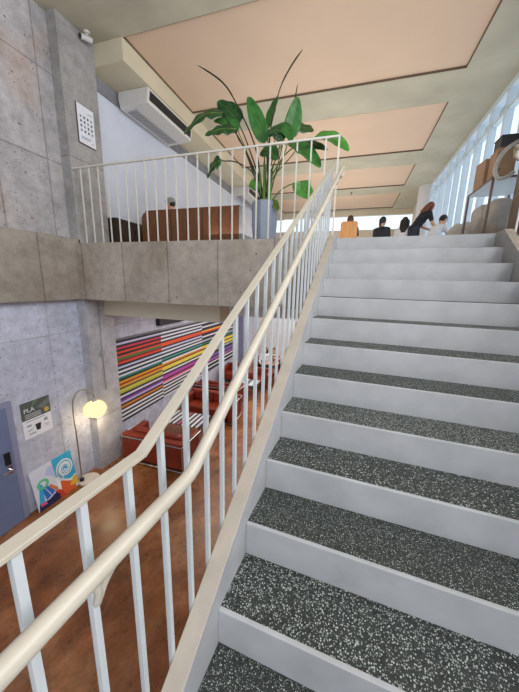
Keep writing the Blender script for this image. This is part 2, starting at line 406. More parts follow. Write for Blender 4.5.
def rz(y): return -1.083 + .575 * (y + 3.44) if y > -3.385 else -1.0514
def strz(y): return max(LZ + .1, min(.012, y * H / D + SO))
def flatbar(bm, pts, w, h):
    """flat rail along (x,y,z) points in one X plane"""
    rings = []
    n = len(pts)
    for i, p in enumerate(pts):
        a = Vector(pts[max(0, i - 1)]); b = Vector(pts[min(n - 1, i + 1)]); p = Vector(p)
        d1 = (p - a).normalized() if i else (b - p).normalized(); d2 = (b - p).normalized() if i < n - 1 else d1
        u1 = Vector((1, 0, 0)).cross(d1); u = (u1 + Vector((1, 0, 0)).cross(d2)).normalized(); k = h / 2 / max(.3, u.dot(u1))
        rings.append([bm.verts.new(p + Vector((sx * w / 2, 0, 0)) + u * sz * k) for sx, sz in ((-1, -1), (1, -1), (1, 1), (-1, 1))])
    fs = []
    for i in range(n - 1):
        for k in range(4): fs.append(bm.faces.new((rings[i][k], rings[i][(k + 1) % 4], rings[i + 1][(k + 1) % 4], rings[i + 1][k])))
    fs += [bm.faces.new(rings[0][::-1]), bm.faces.new(rings[-1])]
    bmesh.ops.recalc_face_normals(bm, faces=fs)

def stair_railing(name, label, xc, side):
    r = thing(name, label, 'railing', (0, 0, 0), SR)
    bm = bmesh.new(); flatbar(bm, [(xc, -4.9, -1.0565), (xc, -3.385, -1.0565), (xc, -.02, rz(-.02) - .005)], .036, .012)
    mk('top_rail', bm, 'rail', r, bevel=.002)
    i = -10
    while True:
        y = -3.307 + .129 * i; i += 1
        if y > -.1: break
        mk('baluster', B(xc - .008, xc + .008, y - .0085, y + .0085, strz(y) - .09, rz(y) - .008), 'bal', r)
    tx = xc + side * .118
    tz = lambda y: -1.15 + .604 * (y + 3.36)
    pts = [(tx, -4.9, -1.128), (tx, -3.45, -1.13), (tx, -3.36, -1.13), (tx, -3.33, -1.126), (tx, -3.305, tz(-3.305)), (tx, -3.25, tz(-3.25)), (tx, -2, tz(-2)), (tx, -.27, tz(-.27)), (tx, -.22, tz(-.23)), (tx, -.2, tz(-.2) - .03), (tx, -.22, tz(-.22) - .09), (tx - side * .03, -.24, tz(-.24) - .11)]
    pp = [Vector(p) for p in pts]
    bm = bmesh.new(); tube(bm, pp, .0195, 16)
    hr = mk('handrail', bm, 'rail', r, smooth=True)
    for y in (-4.4, -3.54, -2.35, -1.2, -.42):
        z = (tz(y) if y > -3.4 else -1.13) - .018
        bm = bmesh.new()
        k_ = round((y + 3.307) / .129); yb = -3.307 + .129 * (k_ + 1); y = yb - .20; z = (tz(y) if y > -3.3 else -1.13) - .018
        tube(bm, smooth_path([(tx, y, z), (tx - side * .001, y + .004, z - .028), (tx - side * .012, y + .008, z - .062), (tx - side * .04, y + .05, z - .07), (tx - side * .08, y + .12, z - .10), (xc + side * .008, yb, z - .125 + .6 * (y > -3.4) * .129)], 5), .008, 8)
        mk('bracket', bm, 'rail', hr, smooth=True)
    return r
stair_railing('stair_railing', 'white railing on the left of the stairs with round handrail and many balusters', -.085, 1)
stair_railing('stair_railing', 'pale railing on the far right of the stairs beside the concrete column', W + .085, -1)

# balcony guard
g = thing('balcony_railing', 'thin white balcony railing along the concrete edge in front of the plant', 'railing', (0, .118, 0))
mk('top_rail', B(XP + .002, -.06, -.014, .014, 1.195, 1.22), 'guard', g, bevel=.002)
for k in range(24):
    x = -4.2 + .1805 * k
    if x > -.1: break
    mk('baluster', B(x - .009, x + .009, -.007, .007, .012, 1.197), 'guard', g)
mk('end_post', B(-.08, -.06, -.01, .01, -.01, 1.197), 'guard', g)

# ------------------------------------------------------------------ things on the left
d = struct('door_1', B(XL - .02, XL + .035, -2.42, -1.23, ZF + .001, -2.40), 'dframe', bevel=.004)
mk('door_leaf', B(XL + .03, XL + .05, -2.34, -1.32, ZF + .012, -2.48), 'door', d, bevel=.003)
bm = B(XL + .049, XL + .075, -1.45, -1.375, -3.36, -3.16); lk = mk('door_lock', bm, 'black', d, bevel=.006)
bm = bmesh.new(); box(bm, XL + .049, XL + .062, -1.42, -1.37, -3.52, -3.38); tube(bm, [(XL + .055, -1.4, -3.44), (XL + .105, -1.4, -3.44), (XL + .11, -1.42, -3.44), (XL + .11, -1.54, -3.45)], .011, 10)
mk('door_handle', bm, 'chrome', d)

def text_mesh(s, size, mat_name, name, parent, matrix, ext=.0006, align='LEFT'):
    cu = bpy.data.curves.new(name, 'FONT'); cu.body = s; cu.size = size; cu.extrude = ext; cu.align_x = align
    tmp = bpy.data.objects.new('tmp', cu); col.objects.link(tmp)
    dg = bpy.context.evaluated_depsgraph_get(); me = bpy.data.meshes.new_from_object(tmp.evaluated_get(dg))
    bpy.data.objects.remove(tmp); bpy.data.curves.remove(cu)
    me.materials.clear(); me.materials.append(M[mat_name] if mat_name in M else mat_name)
    o = bpy.data.objects.new(name, me); col.objects.link(o); o.parent = parent; o.matrix_local = matrix
    return o
# a wall frame: local x runs along +Y of the world, local y is up, local z points away from the left wall
def wallmat(y, z, x): return Matrix(((0, 0, 1, x), (1, 0, 0, y), (0, 1, 0, z), (0, 0, 0, 1)))

p = thing('poster', 'paper poster with grey top, lettering and a black cup, beside the blue door', 'poster'); p.matrix_world = wallmat(-1.11, -3.14, XL + .003)
PW, PH = .46, .62
mk('sheet', B(0, PW, 0, PH, 0, .003), 'paper', p)
mk('printed_header', B(0, PW, PH * .52, PH, .003, .0036), flat('4d5654'), p)
bm = bmesh.new(); poly(bm, [(.16, .5, .0042), (.30, .62, .0042), (.2, .62, .0042)], 0); poly(bm, [(.24, .48, .0042), (.46, .6, .0042), (.46, .5, .0042), (.36, .42, .0042)], 1)
mk('printed_photo', bm, [flat('5c7a5c'), flat('6d7474')], p)
text_mesh('PLA', .1, 'paper', 'lettering', p, Matrix.Translation((.04, .445, .004)))
for i in range(3):
    mk('text_line', B(.05, .30, .40 - .028 * i, .412 - .028 * i, .0036, .0042), flat('b9bcbc'), p)
bm = bmesh.new(); lathe(bm, [(.042, 0), (.042, .0006)], 20, (.395, .39, .0036)); mk('badge', bm, flat('c9a443'), p)
bm = bmesh.new(); poly(bm, [(.2, .09, .0042), (.26, .09, .0042), (.275, .19, .0042), (.185, .19, .0042)], 0); poly(bm, [(.18, .19, .0042), (.28, .19, .0042), (.27, .205, .0042), (.19, .205, .0042)], 1)
mk('printed_cup', bm, [flat('1f1f22'), flat('3d3d42')], p)
bm = bmesh.new()
for (x, y, w_, h_) in ((.05, .285, .3, .012), (.06, .2, .07, .03), (.06, .14, .09, .008), (.06, .12, .07, .008), (.08, .06, .1, .02), (.33, .2, .06, .05), (.33, .13, .08, .012), (.34, .1, .06, .008)): box(bm, x, x + w_, y, y + h_, .003, .0036)
mk('printed_text', bm, flat('8f93a0'), p)

# two paintings leaning on the wall
def painting(name, label, y, w, h, lean):
    o = thing(name, label, 'painting')
    a = math.atan(lean / h)
    mt = Matrix(((0, -math.sin(a), math.cos(a), XL + lean + .012), (1, 0, 0, y), (0, math.cos(a), math.sin(a), ZF + .002), (0, 0, 0, 1)))
    o.matrix_world = mt
    return o
PWd, PHt = .38, .72
p = painting('painting', 'leaning canvas with pale background, green ring and bright blue strokes beside the door', -1.15, PWd, PHt, .13)
mk('canvas', B(0, PWd, 0, PHt, -.02, 0), flat('d5d8e6'), p)
bm = bmesh.new(); Z1, Z2, Z3, Z4 = .0008, .0014, .002, .0026
poly(bm, [(.0, .0, Z1), (PWd, .0, Z1), (PWd, .17, Z1), (.2, .11, Z1), (.03, .13, Z1)], 0)
poly(bm, [(.03, .12, Z2), (.12, .1, Z2), (.15, .42, Z2), (.1, .45, Z2)], 1); poly(bm, [(.15, .12, Z2), (.24, .15, Z2), (.16, .36, Z2), (.12, .4, Z2)], 2)
poly(bm, [(.26, .14, Z3), (.31, .2, Z3), (.2, .4, Z3), (.17, .36, Z3)], 2); poly(bm, [(.24, .3, Z4), (.36, .16, Z4), (.37, .22, Z4), (.26, .36, Z4)], 4)
poly(bm, [(.04, .08, Z3), (.15, .06, Z3), (.14, .11, Z3), (.05, .13, Z3)], 5); poly(bm, [(.28, .2, Z3), (.37, .1, Z3), (.38, .16, Z3)], 6)
poly(bm, [(.22, .55, Z1), (.38, .42, Z1), (.38, .62, Z1), (.3, .66, Z1)], 7)
n = 24
for k in range(n):
    a0, a1 = 2 * PI * k / n, 2 * PI * (k + 1) / n
    poly(bm, [(.16 + .1 * math.cos(a0), .42 + .085 * math.sin(a0), Z4), (.16 + .1 * math.cos(a1), .42 + .085 * math.sin(a1), Z4), (.16 + .055 * math.cos(a1), .42 + .045 * math.sin(a1), Z4), (.16 + .055 * math.cos(a0), .42 + .045 * math.sin(a0), Z4)], 3)
mk('painted_shapes', bm, [flat('1d2650'), flat('3aa7d6'), flat('2f6fc4'), flat('5fc58c'), flat('d0783c'), flat('e0518a'), flat('d94a3a'), flat('b7bfe8')], p)
p2 = painting('painting', 'leaning turquoise canvas with white spiral wave over orange and yellow, next to lamp', -.775, .36, .72, .13)
mk('canvas', B(0, .36, 0, .72, -.02, 0), flat('35a9d2'), p2)
bm = bmesh.new()
poly(bm, [(0, 0, Z1), (.36, 0, Z1), (.36, .26, Z1), (.24, .22, Z1), (.1, .3, Z1), (0, .4, Z1)], 1)
poly(bm, [(.04, .0, Z2), (.3, .0, Z2), (.33, .12, Z2), (.2, .2, Z2), (.06, .3, Z2)], 2)
poly(bm, [(.2, .1, Z3), (.36, .05, Z3), (.36, .22, Z3), (.3, .23, Z3)], 3); poly(bm, [(.0, .0, Z3), (.1, .0, Z3), (.05, .12, Z3), (0, .18, Z3)], 4)
def ribbon(cx, cy, r0, r1, t0, t1, w0, w1, z, mi, n=60):
    pr = None
    for k in range(n + 1):
        s = k / n; r = r0 + (r1 - r0) * s; th = t0 + (t1 - t0) * s; w_ = w0 + (w1 - w0) * s
        a = (cx + (r - w_) * math.cos(th), cy + (r - w_) * 1.1 * math.sin(th), z); b = (cx + (r + w_) * math.cos(th), cy + (r + w_) * 1.1 * math.sin(th), z)
        if pr: poly(bm, [pr[0], pr[1], b, a], mi)
        pr = (a, b)
ribbon(.2, .46, .145, .02, PI * 1.35, PI * 1.35 - PI * 4.4, .045, .008, Z2, 0)
ribbon(.2, .46, .15, .03, PI * 1.3, PI * 1.3 - PI * 3.6, .008, .004, Z3, 5)
poly(bm, [(.02, .3, Z2), (.1, .27, Z2), (.14, .3, Z2), (.08, .42, Z2), (.03, .5, Z2)], 0)
mk('painted_shapes', bm, [flat('d9e9ee'), flat('e6ecea'), flat('d9602f'), flat('e8b93a'), flat('c53d2c'), flat('3d7fa6')], p2)

# arc floor lamp
l = thing('floor_lamp', 'arc floor lamp with glowing round globe shade beside the lower concrete pillar', 'lamp', (-4.33, -.26, ZF))
bm = bmesh.new(); lathe(bm, [(.18, 0), (.185, .01), (.185, .045), (.17, .055), (.03, .057)], 32); mk('base', bm, 'marble', l)
bm = bmesh.new(); lathe(bm, [(.04, .055), (.04, .1), (.02, .12)], 16, (-.06, -.1, 0)); mk('pole_collar', bm, 'black', l)
bm = bmesh.new(); tube(bm, smooth_path([(-.06, -.1, .06), (-.06, -.1, .9), (-.07, -.1, 1.5), (-.06, -.07, 1.72), (-.02, .0, 1.84), (.03, .1, 1.84), (.07, .2, 1.74), (.08, .23, 1.66)], 6), .013, 10); mk('pole', bm, 'steel', l, smooth=True)
bm = bmesh.new(); lathe(bm, [(.02, 1.64), (.035, 1.6), (.05, 1.575)], 16, (.08, .23, 0)); mk('shade_holder', bm, 'steel', l)
bm = bmesh.new(); lathe(bm, [(.05 if i in (0, 12) else .195 * math.sin(PI * (.07 + .86 * i / 12)), -.165 * math.cos(PI * (.07 + .86 * i / 12))) for i in range(13)], 28, (.08, .23, 1.42)); sh = mk('lamp_shade', bm, 'globe', l, smooth=True)
part_label(sh, 'glowing cream globe shade')

bm = bmesh.new(); box(bm, XP, XP + .035, .31, .40, -2.06, -1.94); tube(bm, [(XP + .012, .355, -1.94), (XP + .012, .355, -.93)], .01, 8); tube(bm, [(XP + .012, .355, -2.06), (XP + .012, .36, -2.75)], .01, 8)
tag(mk('electrical_box', bm, 'c_pil'), 'small grey electrical box and conduit on lower pillar above the lamp', 'electrical box')

# notice board on the upper pillar
p = thing('notice_board', 'white notice board with rows of small icons on the upper pillar', 'notice board'); p.matrix_world = wallmat(.29, 1.67, XP + .001)
mk('frame', B(0, .34, 0, .60, 0, .018), flat('5a4238'), p)
mk('sheet', B(.006, .336, .012, .594, .018, .021), 'paper', p)
for r_ in range(4):
    for c_ in range(4):
        a = .05 + c_ * .07; b = .40 - r_ * .07
        mk('icon', B(a, a + .034, b, b + .036, .021, .022), flat('4a5068' if (r_ + c_) % 3 else '8088a0'), p)
bm = bmesh.new()
for x, y, w_ in ((.21, .5, .09), (.05, .11, .2), (.05, .085, .16), (.25, .06, .05)): box(bm, x, x + w_, y, y + .012, .021, .022)
mk('printed_text', bm, flat('8a8fa0'), p)

# security camera under the ceiling
s = thing('security_camera', 'small black and white security camera under the ceiling beside the upper pillar', 'camera', (-4.25, .55, ZC))
bm = bmesh.new(); lathe(bm, [(.05, -.03), (.05, 0)], 20); mk('mount', bm, 'acw', s)
bm = bmesh.new(); tube(bm, [(0, 0, -.03), (0, -.02, -.08)], .014, 8); mk('arm', bm, 'acw', s)
bm = bmesh.new(); tube(bm, [(.03, .06, -.085), (-.03, -.1, -.115)], .04, 14); mk('body', bm, 'acw', s)
bm = bmesh.new(); tube(bm, [(-.03, -.1, -.115), (-.036, -.115, -.118)], .036, 14); mk('lens', bm, 'black', s)

# air conditioners
def aircon(loc, label, L):
    a = thing('air_conditioner', label, 'air conditioner', loc)
    bm = bmesh.new(); prism(bm, [(.0, 0), (.70, 0), (.70, -.08), (.67, -.26), (.04, -.30), (.0, -.14)], 1, 0, L); mk('body', bm, 'acw', a, bevel=.012)
    mk('grille', B(.1, .34, .12, L - .12, -.303, -.27), 'acg', a)
    bm = bmesh.new(); prism(bm, [(.69, -.01), (.71, -.07), (.685, -.20), (.67, -.20)], 1, .06, L - .06); mk('outlet', bm, 'black', a)
    bm = bmesh.new()
    for k in range(14): box(bm, .11, .33, .16 + k * (L - .32) / 14, .16 + k * (L - .32) / 14 + .02, -.306, -.29)
    mk('grille_slat', bm, flat('8b8b90'), a)
    return a
aircon((-4.49, 1.43, 3.03), 'white ceiling air conditioner nearest to the pillar, above the balcony railing', 1.62)
aircon((-4.49, 7.2, 3.03), 'white ceiling air conditioner farther back, seen just above the plant pot', 2.0)

# low dark cabinet along the wall, wooden bench
c = thing('cabinet', 'low dark brown cabinet along the white wall left of the wooden bench', 'cabinet', (XL, .86, 0))
mk('body', B(.002, .3, 0, 1.5, 0, .57), 'darkw', c); mk('worktop', B(.002, .32, -.02, 1.52, .57, .6), 'darkw', c, bevel=.004)
for k in range(3): mk('door', B(.3, .315, .02 + .5 * k, .48 + .5 * k, .05, .56), 'darkw', c)
b = thing('bench', 'long brown wooden bench with high solid back behind the balcony railing', 'bench', (-4.16, 1.5, 0))
bm = bmesh.new()
pts = [(0, 0), (2.22, 0), (2.22, .84), (.14, .84), (.05, .81), (0, .72)]
prism(bm, pts, 1, 0, .05); mk('backrest', bm, 'benchw', b, bevel=.004)
mk('cap_rail', B(.1, 2.24, -.01, .07, .835, .86), 'benchw', b, bevel=.006)
for x in (.36, .72, 1.08, 1.44, 1.8): mk('panel_strip', B(x, x + .012, -.006, 0, .02, .83), 'darkw', b)
bm = bmesh.new(); prism(bm, [(.0, 0), (.62, 0), (.62, .5), (.5, .58), (.25, .66), (.12, .84), (0, .84)], 0, 2.22, 2.30); mk('armrest', bm, 'benchb', b, bevel=.01)
part_label(b.children[-1], 'pale blue-grey curved armrest')
mk('seat', B(.02, 2.2, .05, .58, .38, .45), 'benchw', b); mk('plinth', B(.02, 2.2, .08, .5, 0, .38), 'darkw', b)

# ------------------------------------------------------------------ bird-of-paradise plant
PB = Vector((-1.13, .52, 0))
po = thing('plant_pot', 'tall blue-grey tapered pot standing behind the balcony railing', 'pot', PB)
bm = bmesh.new(); lathe(bm, [(.165, .05), (.18, .08), (.2, .3), (.205, .6), (.2, .61), (.185, .6), (.18, .54)], 8); mk('body', bm, 'pot', po, bevel=.006)
bm = bmesh.new(); lathe(bm, [(.15, 0), (.155, .05)], 8); mk('foot', bm, 'potd', po)
bm = bmesh.new(); lathe(bm, [(.175, .53), (.1, .545), (.0005, .55)], 16); mk('soil', bm, 'soil', po)
pl = thing('bird_of_paradise_plant', 'large bird of paradise plant with broad green leaves in the blue-grey pot', 'plant', PB + Vector((0, 0, .54)))
def pix(u, v, Y):
    d_ = (FW + RX * ((u - 259.5) / F_PX) + DY * ((v - 346) / F_PX)); return CAM + d_ * ((Y - CAM.y) / d_.y)
PL0 = PB + Vector((0, 0, .54))
def stalk(pts, r0, r1, mat, parent):
    bm = bmesh.new(); pp = smooth_path(pts, 6); n = len(pp)
    tube(bm, pp, [r0 + (r1 - r0) * i / (n - 1) for i in range(n)], 8); return mk('stalk', bm, mat, parent, smooth=True)
def leaf(base, mid, tip, wd, mat, nrm=(0, -1, 0), fold=.25, droop=0, wave=.0):
    bm = bmesh.new(); pp = smooth_path([base, mid, tip], 9); n = len(pp); rows = []
    nr = Vector(nrm).normalized()
    for i, p_ in enumerate(pp):
        s = i / (n - 1); dd = (pp[min(i + 1, n - 1)] - pp[max(0, i - 1)]).normalized()
        sd = dd.cross(nr).normalized(); up = sd.cross(dd).normalized()
        w_ = wd * 1.3 * (math.sin(PI * min(1, s ** .75 * .96 + .02)) ** .7) * (1 - .25 * s)
        row = []
        for j in range(-4, 5):
            q = j / 4; row.append(bm.verts.new(p_ + sd * q * w_ + up * (abs(q) * w_ * fold - droop * q * q * w_ + wave * w_ * math.sin(s * 21 + q * 2) * abs(q))))
        rows.append(row)
    for i in range(n - 1):
        for j in range(8): bm.faces.new((rows[i][j], rows[i][j + 1], rows[i + 1][j + 1], rows[i + 1][j]))
    o = mk('leaf', bm, mat, pl, smooth=True)
    sm = o.modifiers.new('thick', 'SOLIDIFY'); sm.thickness = .003
    bm = bmesh.new(); tube(bm, [p_ - nr * -.002 for p_ in pp], [.008 * (1 - .8 * i / (n - 1)) for i in range(n)], 6); mk('midrib', bm, 'stalk', o, smooth=True)
    return o
L = lambda u, v, y: pix(u, v, y) - PL0
V = Vector
# (stalk path after the pot, leaf base/mid/tip, half width, material, normal)
specs = [
    ([L(266, 185, .55), L(264, 150, .55)], (L(264.5, 143, .55), L(256, 118, .52), L(248.3, 97, .5)), .10, 'leaf', (.35, -1, .1)),
    ([L(268, 180, .7), L(268, 140, .75)], (L(269, 128, .75), L(273, 111, .75), L(278, 96, .75)), .10, 'leaf', (-.8, -1, .1)),
    ([L(272, 185, .6), L(284, 155, .6)], (L(289, 138, .6), L(294, 117, .6), L(297.5, 97, .58)), .10, 'leaf', (.5, -1, .2)),
    ([L(258, 175, .6), L(246, 140, .6)], (L(239, 124, .6), L(229, 111, .58), L(217.5, 101.5, .55)), .125, 'leafd', (-.3, -1, .5)),
    ([L(256, 175, .5), L(240, 140, .45), L(228, 122, .4)], (L(223, 113, .4), L(203, 115, .3), L(184, 134, .2)), .14, 'leafd', (-.2, -.75, .6)),
    ([L(255, 178, .4), L(245, 150, .35), L(238, 138, .3)], (L(236, 129, .3), L(221, 129, .22), L(205, 135, .15)), .12, 'leafd', (-.1, -.8, .6)),
    ([L(258, 190, .3), L(252, 172, .2), L(236, 162, .12), L(224, 161, .1)], (L(221, 160, .1), L(213, 165, .1), L(207, 178, .1)), .11, 'leafd', (-.6, -.8, .3)),
    ([L(270, 180, .45), L(285, 155, .35), L(305, 140, .3)], (L(314, 138, .3), L(331, 139, .25), L(348.5, 151, .2)), .12, 'leafl', (.1, -.7, .75)),
    ([L(268, 175, .4), L(276, 152, .3), L(286, 144, .25)], (L(291, 143, .25), L(306, 153, .2), L(320, 167.5, .15)), .12, 'leaf', (.2, -.7, .75)),
    ([L(270, 178, .8), L(280, 145, .9)], (L(285, 134, .9), L(299, 127, .9), L(313.5, 131, .9)), .15, 'leafd', (.0, -.7, .7)),
    ([L(272, 200, .4), L(281, 190, .3), L(292, 184, .25), L(298, 183, .2)], (L(301, 181, .2), L(303, 189, .2), L(313, 198, .2)), .11, 'leafl', (.3, -1, .1)),
    ([L(264, 180, .35), L(267, 160, .3)], (L(262, 150, .3), L(270, 151, .25), L(277, 160, .2)), .11, 'leafd', (.2, -1, .6)),
    ([L(257, 198, .4)], (L(258, 190, .4), L(254, 184, .4), L(249, 187, .4)), .06, 'leafl', (0, -1, .3)),
    ([L(272, 200, .5)], (L(272, 206, .42), L(275, 204, .4), L(278, 211, .38)), .05, 'stalk', (0, -1, .3)),
    ([L(266, 172, .6), L(275, 140, .6)], (L(268, 136, .5), L(284, 129, .5), L(292, 141, .45)), .09, 'leaf', (0, -1, .7)),
    ([L(255, 172, .55), L(244, 145, .55)], (L(238, 131, .55), L(228, 124, .5), L(214, 121, .45)), .11, 'leaf', (-.1, -.8, .6)),
    ([L(270, 175, .55), L(280, 150, .5)], (L(283, 140, .5), L(277, 130, .45), L(268, 134, .4)), .10, 'leafd', (.1, -.8, .6)),
    ([L(272, 180, .5), L(290, 158, .45)], (L(296, 150, .4), L(310, 143, .35), L(327, 150, .3)), .09, 'leafd', (.1, -.8, .7)),
]
for i, (sp_, (b_, m_, t_), wd, mt, nr) in enumerate(specs):
    a = 2 * PI * i / len(specs); root = V((.05 * math.cos(a), .05 * math.sin(a), -.01))
    lf = leaf(b_, m_, t_, wd, mt, nr, droop=.3 if mt == 'leafd' else 0, wave=.10 if mt == 'leafd' else .04)
    stalk([root] + sp_ + [b_], .014 if i < 6 else .010, .006, 'stalkd' if i in (3, 4, 5, 6) else 'stalk', lf)
for i in range(7):
    a = 2 * PI * i / 7 + .3; stalk([V((.07 * math.cos(a), .07 * math.sin(a), -.01)), V((.08 * math.cos(a), .08 * math.sin(a), .3)), V((.11 * math.cos(a), .1 * math.sin(a), .5 + .08 * (i % 3)))], .02, .008, 'stalk' if i % 3 else 'leafl', pl)
for pts, r in (([V((-.02, 0, 0)), L(256, 150, .6), L(237, 105, .55), L(222, 82, .5), L(197.5, 65, .45)], .012), ([V((.03, 0, 0)), L(270, 135, .6), L(279, 92, .6), L(290, 68, .58), L(302.6, 49.5, .55)], .012), ([V((.03, .03, 0)), L(284, 140, .7), L(293, 108, .75), L(297.6, 84, .8)], .008)):
    bm = bmesh.new(); pp = smooth_path(pts, 8); n = len(pp); tube(bm, pp, [r * (1 - .6 * i / n) if i < n * .55 else r * (.9 if i < n * .85 else max(.12, 1 - (i - n * .85) / (n * .15))) for i in range(n)], 8); mk('spear_leaf', bm, 'stalkd', pl, smooth=True)

# ------------------------------------------------------------------ lower lounge
# striped mural on the left wall
rows1 = ['6f7076', '20232e', 'c3c0e0', '20232e', 'c8385a', '30202a', 'd8432c', '30202a', 'd04a35', '3f7a46', '8a2a24', 'd8482f', '20232e', 'b9c2dc', '20232e', 'd8dbe4', '20232e', 'c9d2e0', '1f7a68', '27302e', 'e09a2c', '9a3a20', 'e0a23a', '6b5a2a', 'c9c65a', 'b5b03e', '2a2a30', 'd9d2e0', '3a2a4a', '7a4a9a', 'c9b4d8', '2a2a44', 'd98a2c', '5a3a2a', 'e2e4e8', '20232e', 'e2e4e8', '20232e', 'e2e4e8', '20232e']
rows2 = ['8a8d98', '20232e', 'd8dcea', '20232e', 'd8dcea', '20232e', 'd8dcea', '20232e', 'e2532c', 'e2532c', '30202a', 'c3c8e2', '20232e', 'd8dcea', '20232e', 'd8dcea', '20232e', '3fa08c', '20232e', 'd8dbe4', 'e0982c', '7a4420', 'e6cf4a', 'dcd25c', '2a2a30', 'e3e4da', '20232e', 'a34ab0', 'c84a9a', '2a2a44', 'd45a80', 'e2c8d8', '20232e', 'e2e4e8', '20232e', 'e2e4e8', '20232e', 'e2e4e8', '20232e', 'e2e4e8']
rows3 = ['8a8d98', '20232e', 'd8dcea', '20232e', '20232e', 'd8dcea', '20232e', '20232e', 'e6a82c', 'd8452c', '20232e', '20232e', 'd8dcea', '20232e', '20232e', 'b8bdd0', '20232e', '1f7a68', '20232e', 'e6c83a', 'e6c83a', '20232e', 'e6d23a', 'e6d23a', '5a5a2a', 'b8bdd0', '2a2a30', '20232e', '6a5aa0', '8a68b8', '20232e', '7a5aa0', 'b45aa8', '20232e', 'e2e4e8', '20232e', '20232e', 'e2e4e8', '20232e', '20232e']
pal = sorted(set(rows1 + rows2 + rows3)); bm = bmesh.new()
zt, zb = -1.83, -3.78
MY = [(.72, 2.45), (2.45, 4.7), (4.7, 7.9)]
for (ya, yb), rows in zip(MY, (rows1, rows2, rows3)):
    n = len(rows)
    for i, c_ in enumerate(rows): box(bm, XL, XL + .02, ya, yb, zt + (zb - zt) * (i + 1) / n, zt + (zb - zt) * i / n, pal.index(c_))
tag(mk('striped_mural', bm, [flat(c_) for c_ in pal]), 'long mural of many coloured horizontal stripes on the lower wall', 'mural')
bm = B(XL, XL + .12, 2.3, 3.5, -1.72, -1.47); tag(mk('wall_box', bm, 'black', bevel=.01), 'black box on the wall above the striped mural', 'box')

def sofa(name, label, loc, rz_, width, mat, group=None):
    s_ = thing(name, label, 'sofa' if width > 1.1 else 'armchair', loc, rz_, group)
    # local: +Y is where it faces; back at y = 0
    w2 = width / 2
    mk('backrest', B(-w2 + .02, w2 - .02, .02, .17, .09, .66), mat, s_, bevel=.02)
    for sx in (-1, 1):
        a, b_ = sorted((sx * (w2 - .02), sx * (w2 - .16))); mk('armrest', B(a, b_, .18, .74, .09, .62), mat, s_, bevel=.02)
    k = 2 if width > 1.1 else 1; iw = (width - .34) / k
    for i in range(k):
        x0 = -w2 + .17 + i * iw; mk('seat_cushion', B(x0 + .004, x0 + iw - .004, .18, .76, .16, .42), mat, s_, bevel=.035)
        vs = B(x0 + .006, x0 + iw - .006, .18, .32, .43, .72); mk('back_cushion', vs, mat, s_, bevel=.035)
    bm = bmesh.new(); r = .013
    for z in (.05, .60):
        tube(bm, [(-w2, .76, z), (-w2, 0, z), (w2, 0, z), (w2, .76, z)], r, 8)
    tube(bm, [(-w2, .76, .05), (w2, .76, .05)], r, 8)
    mk('frame', bm, 'chrome', s_)
    for x in (-w2, w2):
        for y in (0, .76):
            bm = bmesh.new(); tube(bm, [(x, y, 0), (x, y, .62)], r, 8); mk('leg', bm, 'chrome', s_)
    return s_
sofa('leather_sofa', 'red leather sofa nearest the stairs with its back turned, by the pillar', (-3.45, .46, ZF), 0, 1.5, 'redl')
sofa('leather_sofa', 'red leather sofa facing the nearest striped coffee table from behind', (-3.35, 3.45, ZF), PI, 1.6, 'redl')
sofa('leather_sofa', 'red leather sofa behind the second one, back to back with it', (-3.6, 3.75, ZF), 0, 1.6, 'redd')
sofa('leather_armchair', 'red leather armchair left of the far coffee table against the mural', (-3.95, 6.55, ZF), PI, .8, 'redl')
sofa('leather_armchair', 'red leather armchair right of the far coffee table', (-2.72, 6.3, ZF), PI, .85, 'redl')
sofa('leather_sofa', 'dark red leather sofa farthest back, where two people sit', (-2.62, 7.62, ZF), PI, 1.5, 'redd')

def coffee_table(label, loc, w, d_, rows, group=None):
    t_ = thing('coffee_table', label, 'table', loc)
    p_ = sorted(set(rows)); bm = bmesh.new(); n = len(rows)
    for i, c_ in enumerate(rows): box(bm, -w / 2 + w * i / n, -w / 2 + w * (i + 1) / n, -d_ / 2, d_ / 2, .43, .45, p_.index(c_))
    mk('table_top', bm, [flat(c_, .3) for c_ in p_], t_)
    for sx in (-1, 1):
        for sy in (-1, 1):
            bm = bmesh.new(); tube(bm, [(sx * (w / 2 - .04), sy * (d_ / 2 - .04), 0), (sx * (w / 2 - .04), sy * (d_ / 2 - .04), .43)], .012, 8); mk('leg', bm, 'chrome', t_)
    bm = bmesh.new(); a, b_ = w / 2 - .04, d_ / 2 - .04
    for p0, p1 in (((-a, -b_), (a, -b_)), ((a, -b_), (a, b_)), ((a, b_), (-a, b_)), ((-a, b_), (-a, -b_))): tube(bm, [(*p0, .415), (*p1, .415)], .011, 8)
    mk('frame', bm, 'chrome', t_); return t_
bw = ['d5d8de', '2a2c34', 'e2e4e8', '2a2c34', 'd5d8de', '3a3c44', 'c2566e', '2a2c34', 'e2e4e8', '2a2c34', 'd5d8de', '2a2c34', 'e2e4e8', '2a2c34', 'c9ced8', '2a2c34']
coffee_table('coffee table with black and white striped top behind the nearest red sofa', (-3.42, 1.9, ZF), 1.0, .68, bw)
coffee_table('far coffee table with pale grey top between the farther red armchairs', (-2.98, 5.05, ZF), .8, .6, ['cfd3da', 'a9aeb8', 'd9dce2', '6a6e78', 'd5d8de', 'b5bac4'])

